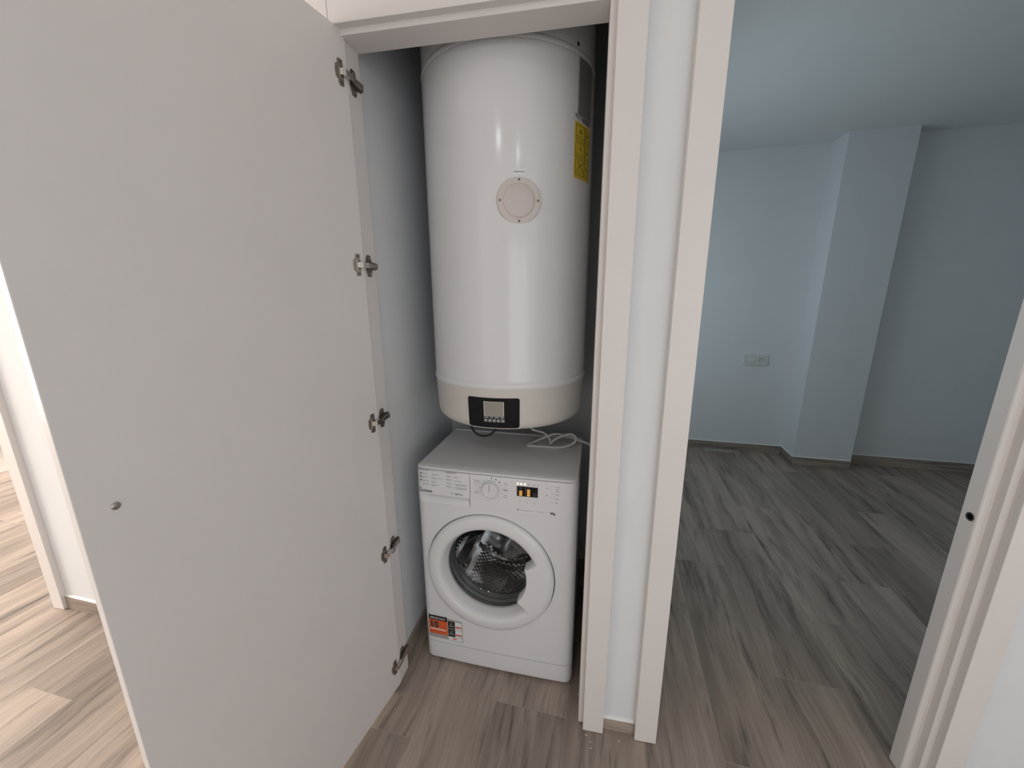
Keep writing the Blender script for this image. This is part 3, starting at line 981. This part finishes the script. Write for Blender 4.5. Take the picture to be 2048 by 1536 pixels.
# --- orange information sticker
st = flat('information_sticker', [[(0.0180, 0.1125), (0.1635, 0.1105), (0.1635, 0.2050), (0.158, 0.2100), (0.0180, 0.2175)]], 'label_silver', wm, -0.0004)
flat('sticker_header', [rct(0.0180, 0.0985, 0.1965, 0.2178)], 'black', st, -0.0008)
flat('sticker_field', [rct(0.0180, 0.0985, 0.1305, 0.1965)], 'orange', st, -0.0008)
ftext('sticker_lettering', 'IMPORTANT', 0.0255, 0.2018, 0.0125, 'print_white', 0.0001, 0.92, st)
ftext('sticker_number', '10', 0.0225, 0.1620, 0.0400, 'print_dark', 0.0022, 0.95, st)
dd = []
for i in range(9):
    dd.append(rct(0.0235 + i * 0.0078, 0.0295 + i * 0.0078, 0.1500, 0.1565))
flat('sticker_print', dd, 'print_white', st, -0.0012)
flat('sticker_print', [rct(0.063 + i * 0.0066, 0.068 + i * 0.0066, 0.1655, 0.1705) for i in range(5)], 'red_print', st, -0.0012)
for z in (0.1690, 0.1315):
    flat('sticker_square', [rct(0.1020, 0.1305, z, z + 0.0345)], 'black', st, -0.0008)
    flat('sticker_print', [rct(0.1065, 0.1260, z + 0.0105, z + 0.0145), [(0.110, z + 0.017), (0.1125, z + 0.017), (0.1215, z + 0.026), (0.119, z + 0.026)], [(0.113, z + 0.025), (0.115, z + 0.027), (0.118, z + 0.021), (0.116, z + 0.020)]], 'label_silver', st, -0.0012)
    flat('sticker_box', [rct(0.1325, 0.1605, z, z + 0.0345)], 'print_white', st, -0.0008)
    flat('sticker_bar', [rct(0.1335, 0.1590, z + 0.0080, z + 0.0145)], 'red_print', st, -0.0012)
flat('sticker_box', [rct(0.1020, 0.1605, 0.1135, 0.1290)], 'print_white', st, -0.0008)
flat('sticker_bar', [rct(0.119, 0.137, 0.1195, 0.1240)], 'red_print', st, -0.0012)

# ------------------------------------------------------------------ water heater
HC = (0.307, 0.273)
HR = 0.290
wh = tag(empty('water_heater', (HC[0], HC[1], 1.02)), 'tall white cylindrical water heater hanging above the washing machine', 'water heater')
ZB = 1.02     # parts are built relative to the base
def hz(z): return z - ZB
b = NB(); lathe(b, [(HR - 0.004, hz(1.176)), (HR, hz(1.190)), (HR, hz(2.146)), (HR - 0.003, hz(2.150))], 'z', n=128)
obj('tank', b, 'enamel', wh, True)
b = NB(); lathe(b, [(HR - 0.006, hz(2.147)), (HR + 0.0010, hz(2.149)), (HR + 0.0018, hz(2.154)), (HR + 0.0006, hz(2.160)), (HR - 0.006, hz(2.161))], 'z', n=128)
obj('top_rim', b, 'enamel', wh, True)
b = NB(); lathe(b, [(HR - 0.006, hz(2.1605)), (HR - 0.0045, hz(2.163)), (HR - 0.0015, hz(2.1635)), (HR - 0.0015, hz(2.47)), (HR - 0.02, hz(2.49))], 'z', n=128)
tc_ = obj('top_casing', b, 'enamel', wh, True)
b = NB(); lathe(b, [(HR - 0.006, hz(1.164)), (HR + 0.0005, hz(1.167)), (HR + 0.0022, hz(1.174)), (HR + 0.0015, hz(1.182)), (HR - 0.002, hz(1.186))], 'z', n=128)
obj('seam_ring', b, 'white_plastic', wh, True)
b = NB(); lathe(b, [(HR - 0.002, hz(1.166)), (HR - 0.002, hz(1.160)), (HR - 0.007, hz(1.048)), (HR - 0.011, hz(1.035)), (HR - 0.020, hz(1.025)), (HR - 0.034, hz(1.020)), (0.20, hz(1.016)), (0.10, hz(1.014))], 'z', n=128)
base = obj('base_cover', b, 'warm_plastic', wh, True)
def rbase(z):     # radius of the base cover at height z
    return HR - 0.002 - 0.005 * (1.160 - z) / 0.112
def cpt(ang, z, r):
    a = math.radians(ang)
    return (r * math.sin(a), -r * math.cos(a), hz(z))
def cpatch(bm_, a0, a1, z0, z1, dr, th=0.0006, rfun=lambda z: HR, rc=0.0, cols=None):
    """curved patch on the cylinder, optionally with rounded corners"""
    m = HR * math.radians(a1 - a0)
    cols = cols or max(2, int((a1 - a0) / 1.5))
    ss = lin(0, 1, cols)
    if rc > 0:
        f = rc / m
        ss = sorted(set([f * (1 - math.cos(PI / 2 * i / 5)) for i in range(6)] + [1 - f * (1 - math.cos(PI / 2 * i / 5)) for i in range(6)] + [s for s in ss if f < s < 1 - f]))
    rows = [[], [], [], []]
    for s in ss:
        ins = 0
        if rc > 0:
            e_ = min(s, 1 - s) * m
            if e_ < rc:
                ins = rc - math.sqrt(max(0, rc * rc - (rc - e_) ** 2))
        a = a0 + (a1 - a0) * s
        zt, zb = z1 - ins, z0 + ins
        rows[0].append(bm_.verts.new(cpt(a, zb, rfun(zb) + dr + th)))
        rows[1].append(bm_.verts.new(cpt(a, zt, rfun(zt) + dr + th)))
        rows[2].append(bm_.verts.new(cpt(a, zt, rfun(zt) - 0.002)))
        rows[3].append(bm_.verts.new(cpt(a, zb, rfun(zb) - 0.002)))
    for k in range(4):
        A, B = rows[k], rows[(k + 1) % 4]
        for i in range(len(ss) - 1):
            bm_.faces.new((A[i], A[i + 1], B[i + 1], B[i]))
    bm_.faces.new([rows[k][0] for k in range(4)])
    bm_.faces.new([rows[k][-1] for k in range(4)])
    return bm_
def patch(name, a0, a1, z0, z1, m, parent, dr=0.0, th=0.0006, rfun=lambda z: HR, rc=0.0):
    b = NB(); cpatch(b, a0, a1, z0, z1, dr, th, rfun, rc)
    return obj(name, b, m, parent)
# control display on the base cover
patch('panel_bezel', -19.3, 17.9, 1.0300, 1.1405, 'warm_plastic', base, 0, 0.0012, rbase, 0.010)
cp = patch('control_panel', -18.7, 17.3, 1.0325, 1.1380, 'black_gloss', base, 0.0, 0.0020, rbase, 0.008)
sf = patch('screen_frame', -7.0, 6.9, 1.0735, 1.1255, 'lcd_frame', cp, 0.002, 0.0005, rbase)
patch('screen', -6.3, 6.2, 1.0755, 1.1235, 'lcd', cp, 0.0025, 0.0005, rbase)
for k, (a, l) in enumerate(((-7.0, 3.2), (-2.6, 1.9), (0.4, 2.9), (4.3, 2.7))):
    patch('panel_print', a, a + l, 1.0685, 1.0705, 'print_white', cp, 0.002, 0.0004, rbase)
for k in range(5):
    a = -6.9 + k * 2.95
    bt = patch('panel_button', a, a + 2.25, 1.0535, 1.0645, 'label_silver', cp, 0.002, 0.0004, rbase)
    patch('button_face', a + 0.3, a + 1.95, 1.0550, 1.0630, 'label_grey', bt, 0.0024, 0.0004, rbase)
    patch('button_mark', a + 0.75, a + 1.5, 1.0575, 1.0605, 'print_white', bt, 0.0028, 0.0004, rbase)
# inspection cover: flat round plate with four screws
def on_cyl(ang, z, r):
    a = math.radians(ang)
    return Matrix.Translation((r * math.sin(a), -r * math.cos(a), hz(z))) @ Matrix.Rotation(a, 4, 'Z')
DA, DZc = 16.8, 1.740
b = NB(); lathe(b, [(0.0655, 0.012), (0.0655, -0.001), (0.0635, -0.003), (0.048, -0.0036), (0.0462, -0.0056), (0.043, -0.0072), (0.020, -0.0078), (0.0022, -0.0078), (0.0018, -0.0072), (0, -0.0072)], 'y', n=64, caps=False)
disc = obj('inspection_cover', b, 'pink_plastic', wh, True)
disc.matrix_local = on_cyl(DA, DZc, HR - 0.003)
for a in (0, 90, 180, 270):
    b = NB(); lathe(b, [(0.0034, -0.003), (0.0034, -0.0042), (0.002, -0.0052), (0.0, -0.0052)], 'y', n=12, caps=False)
    obj('screw', b, 'nickel_dark', disc, True, (0.0565 * math.cos(math.radians(a)), 0, 0.0565 * math.sin(math.radians(a))))
sl = patch('small_label', 13.2, 20.6, 1.8085, 1.8260, 'print_white', wh)
patch('label_print', 13.8, 20.0, 1.8160, 1.8180, 'print_grey', sl, 0.0006, 0.0004)
# yellow warning label, six cells
yl = patch('warning_label', 54.2, 74.5, 1.822, 1.977, 'yellow', wh, 0, 0.0006)
AM = 65.8
for a0, a1 in ((55.3, AM), (AM + 0.2, 74.0)):
    for r in range(3):
        z1 = 1.9700 - r * 0.0480; z0 = z1 - 0.0440
        b = NB()
        aw = 0.35
        cpatch(b, a0, a1, z1 - 0.0014, z1, 0.0006, 0.0004)
        cpatch(b, a0, a0 + aw, z0, z1, 0.0006, 0.0004)
        cpatch(b, a1 - aw, a1, z0, z1, 0.0006, 0.0004)
        cpatch(b, a0, a1, z0, z0 + 0.0012, 0.0006, 0.0004)
        cpatch(b, a0, a1, z0 + 0.013, z0 + 0.0140, 0.0006, 0.0004)
        cl = obj('warning_cell', b, 'yellow_line', yl)
        b = NB()
        am = (a0 + a1) / 2
        if a0 < 60 and r == 2:
            for s in (-1, 1):
                for q in range(8):
                    t0, t1 = q / 8, (q + 1) / 8
                    aa = am + s * (t0 - 0.5) * 6.0; ab = am + s * (t1 - 0.5) * 6.0
                    za, zb_ = z0 + 0.018 + t0 * 0.022, z0 + 0.018 + t1 * 0.022
                    cpatch(b, min(aa, ab), max(aa, ab), min(za, zb_), max(za, zb_), 0.0006, 0.0004, cols=1)
        elif a0 < 60 and r == 1:
            cpatch(b, am - 2.2, am + 2.2, z0 + 0.0285, z0 + 0.0300, 0.0006, 0.0004)
            cpatch(b, am - 0.2, am + 0.2, z0 + 0.0220, z0 + 0.0370, 0.0006, 0.0004)
        else:
            for q in range(3):
                cpatch(b, am - 0.4 - 0.6 * q, am + 0.4 + 0.6 * q, z0 + 0.031 - 0.004 * q, z0 + 0.034 - 0.004 * q, 0.0006, 0.0004)
        for q in range(3):
            cpatch(b, a0 + 1.2 + q * 2.6, a0 + 3.0 + q * 2.6, z0 + 0.006, z0 + 0.008, 0.0006, 0.0004)
        obj('pictogram', b, 'yellow_line', cl)
# grey rating plate
gl_ = patch('rating_plate', 56.4, 76.0, 1.984, 2.147, 'label_silver', wh)
gf = patch('rating_field', 57.4, 73.4, 1.996, 2.143, 'label_grey', gl_, 0.0006, 0.0004)
b = NB()
for k in range(13):
    z = 2.005 + k * 0.0105
    a = 58.4
    while a < 72:
        q = random.uniform(0.8, 3.4)
        if random.random() < 0.75:
            cpatch(b, a, min(a + q, 72.6), z, z + 0.0022, 0.001, 0.0003)
        a += q + 0.8
obj('rating_print', b, 'print_grey', gf)
patch('rating_tag', 61.8, 71.6, 1.9815, 1.9935, 'label_grey', gl_, 0.0008, 0.0004)
patch('side_sticker', 78.5, 84.5, 1.995, 2.125, 'label_silver', wh)
b = NB(); lathe(b, [(0.0, -0.0012), (0.0062, -0.0012), (0.0062, 0.001)], 'y', n=20, caps=False)
rl = obj('round_label', b, 'label_silver', wh, True); rl.matrix_local = on_cyl(55.3, 1.9920, HR)
b = NB(); lathe(b, [(0.0, -0.0016), (0.0035, -0.0016), (0.0035, 0.001)], 'y', n=20, caps=False)
rl2 = obj('round_label_mark', b, 'print_grey', rl, True)
b = NB(); lathe(b, [(0.0052, 0.001), (0.0052, -0.0018), (0.0035, -0.0028), (0.0, -0.0026)], 'y', n=14, caps=False)
sc = obj('casing_screw', b, 'black', wh, True); sc.matrix_local = on_cyl(55.5, 2.1735, HR - 0.0015)
# hanging black cable loop and the connection stubs below the base
def W2H(p): return Vector((p[0] - HC[0], p[1] - HC[1], p[2] - ZB))
b = NB(); tube(b, catmull([W2H(p) for p in ((0.150, 0.22, 1.02), (0.160, 0.20, 0.960), (0.185, 0.19, 0.930), (0.215, 0.19, 0.922), (0.245, 0.19, 0.932), (0.270, 0.20, 0.962), (0.280, 0.22, 1.02))], 8), 0.0045, 8)
obj('sensor_cable', b, 'black', wh, True)
for x, y in ((0.47, 0.30), (0.44, 0.33)):
    b = NB(); lathe(b, [(0.013, hz(1.02)), (0.013, hz(0.972)), (0.010, hz(0.966)), (0.010, hz(0.955))], 'z', (x - HC[0], y - HC[1], 0), 16)
    obj('pipe_stub', b, 'black', wh, True)
b = NB(); box(b, -0.16, 0.16, 0.27, 0.375, hz(2.0), hz(2.05), 0.002, 1)
obj('wall_bracket', b, 'nickel_dark', wh)

# ------------------------------------------------------------------ white power cord lying on the machine
zt = 0.8652
b = NB()
tube(b, catmull([(0.378, 0.345, 1.008), (0.382, 0.335, 0.955), (0.388, 0.330, 0.915), (0.405, 0.330, 0.906), (0.439, 0.325, 0.900), (0.459, 0.315, 0.888), (0.469, 0.303, 0.873), (0.4705, 0.290, zt + .001), (0.486, 0.292, 0.883), (0.508, 0.290, 0.898), (0.551, 0.288, 0.915), (0.576, 0.286, 0.900),
    (0.563, 0.280, 0.877), (0.517, 0.262, zt), (0.438, 0.258, zt), (0.390, 0.259, zt), (0.383, 0.271, zt), (0.433, 0.312, 0.878), (0.488, 0.318, 0.900), (0.543, 0.318, 0.894), (0.579, 0.316, 0.882), (0.615, 0.313, 0.872), (0.640, 0.312, 0.852), (0.657, 0.31, 0.78), (0.660, 0.31, 0.70)], 8), 0.0048, 8)
tag(obj('power_cord', b, 'cable_white', None, True), 'white power cord looped on top of the washing machine', 'cord')

# ------------------------------------------------------------------ socket on the far wall
sx, sz = 2.105, 0.872
xs_, ys_ = fl(1.965, TF)
so = tag(empty('wall_socket', (*fl(1.968, TF), 0.872), PHI), 'pale double wall socket plate on the far room wall', 'socket')
b = NB(); prism(b, rrect(-0.094, 0.094, -0.047, 0.047, 0.006, 4), 'y', -0.014, 0.0)
cpl = obj('cover_plate', b, 'socket_plastic', so)
ct = NB(); prism(ct, circ(0.043, 0.002, 0.0225, 32), 'y', -0.03, -0.0065); carve(cpl, ct)
for dx, dz in ((-0.009, -0.012), (0.009, 0.002)):
    ct = NB(); prism(ct, circ(0.043 + dx, 0.002 + dz, 0.0046, 14), 'y', -0.02, -0.0005); carve(cpl, ct)
b = NB(); prism(b, rrect(-0.070, -0.012, -0.013, 0.010, 0.004, 3), 'y', -0.019, -0.014); obj('data_flap', b, 'white_plastic', so)
b = NB(); lathe(b, [(0.0225, -0.014), (0.0225, -0.0162), (0.0265, -0.0155), (0.0275, -0.014)], 'y', n=32, caps=False)
obj('socket_rim', b, 'socket_plastic', so, True, (0.043, 0, 0.002))

# ------------------------------------------------------------------ ceiling downlights
def downlight(names, x, y, r, m, label):
    e_ = tag(empty(names[0], (x, y, CEIL)), label, 'lamp')
    b = NB(); lathe(b, [(r + 0.012, 0.0), (r + 0.011, -0.006), (r + 0.002, -0.010), (r, -0.006), (r, 0)], 'z', n=32, caps=False)
    obj('rim', b, 'lamp_rim', e_, True)
    b = NB(); lathe(b, [(r, -0.004), (0, -0.004)], 'z', n=32, caps=False)
    obj(names[1], b, m, e_)
# the two lamps whose reflections stand on the heater
downlight(('hall_downlight_offscreen', 'diffuser_offscreen'), 0.275, -2.0, 0.12, 'lamp_cool', 'round ceiling downlight in front of the cupboard')
downlight(('ceiling_downlight_offscreen', 'lamp_disc_offscreen'), 1.29, -2.15, 0.10, 'lamp_cool', 'round ceiling downlight in front of the doorway')

# ------------------------------------------------------------------ plaster crumbs on the floor
for x, y in ((0.6241, -0.0398), (0.6526, -0.1763), (0.6676, -0.1952), (0.6691, -0.2129), (0.7622, -0.1745)):
    b = NB(); bmesh.ops.create_icosphere(b, subdivisions=1, radius=0.0024)
    for v in b.verts:
        v.co = Vector((v.co.x * random.uniform(.7, 1.3), v.co.y * random.uniform(.7, 1.3), (v.co.z * 0.6 + 0.0012)))
        v.co.z = max(v.co.z, 0)
    tag(obj('plaster_crumb', b, 'sealant', None, False, (x, y, 0)), 'tiny white plaster crumb on the floor by the frame', 'crumb', 'plaster crumbs by the door frame')
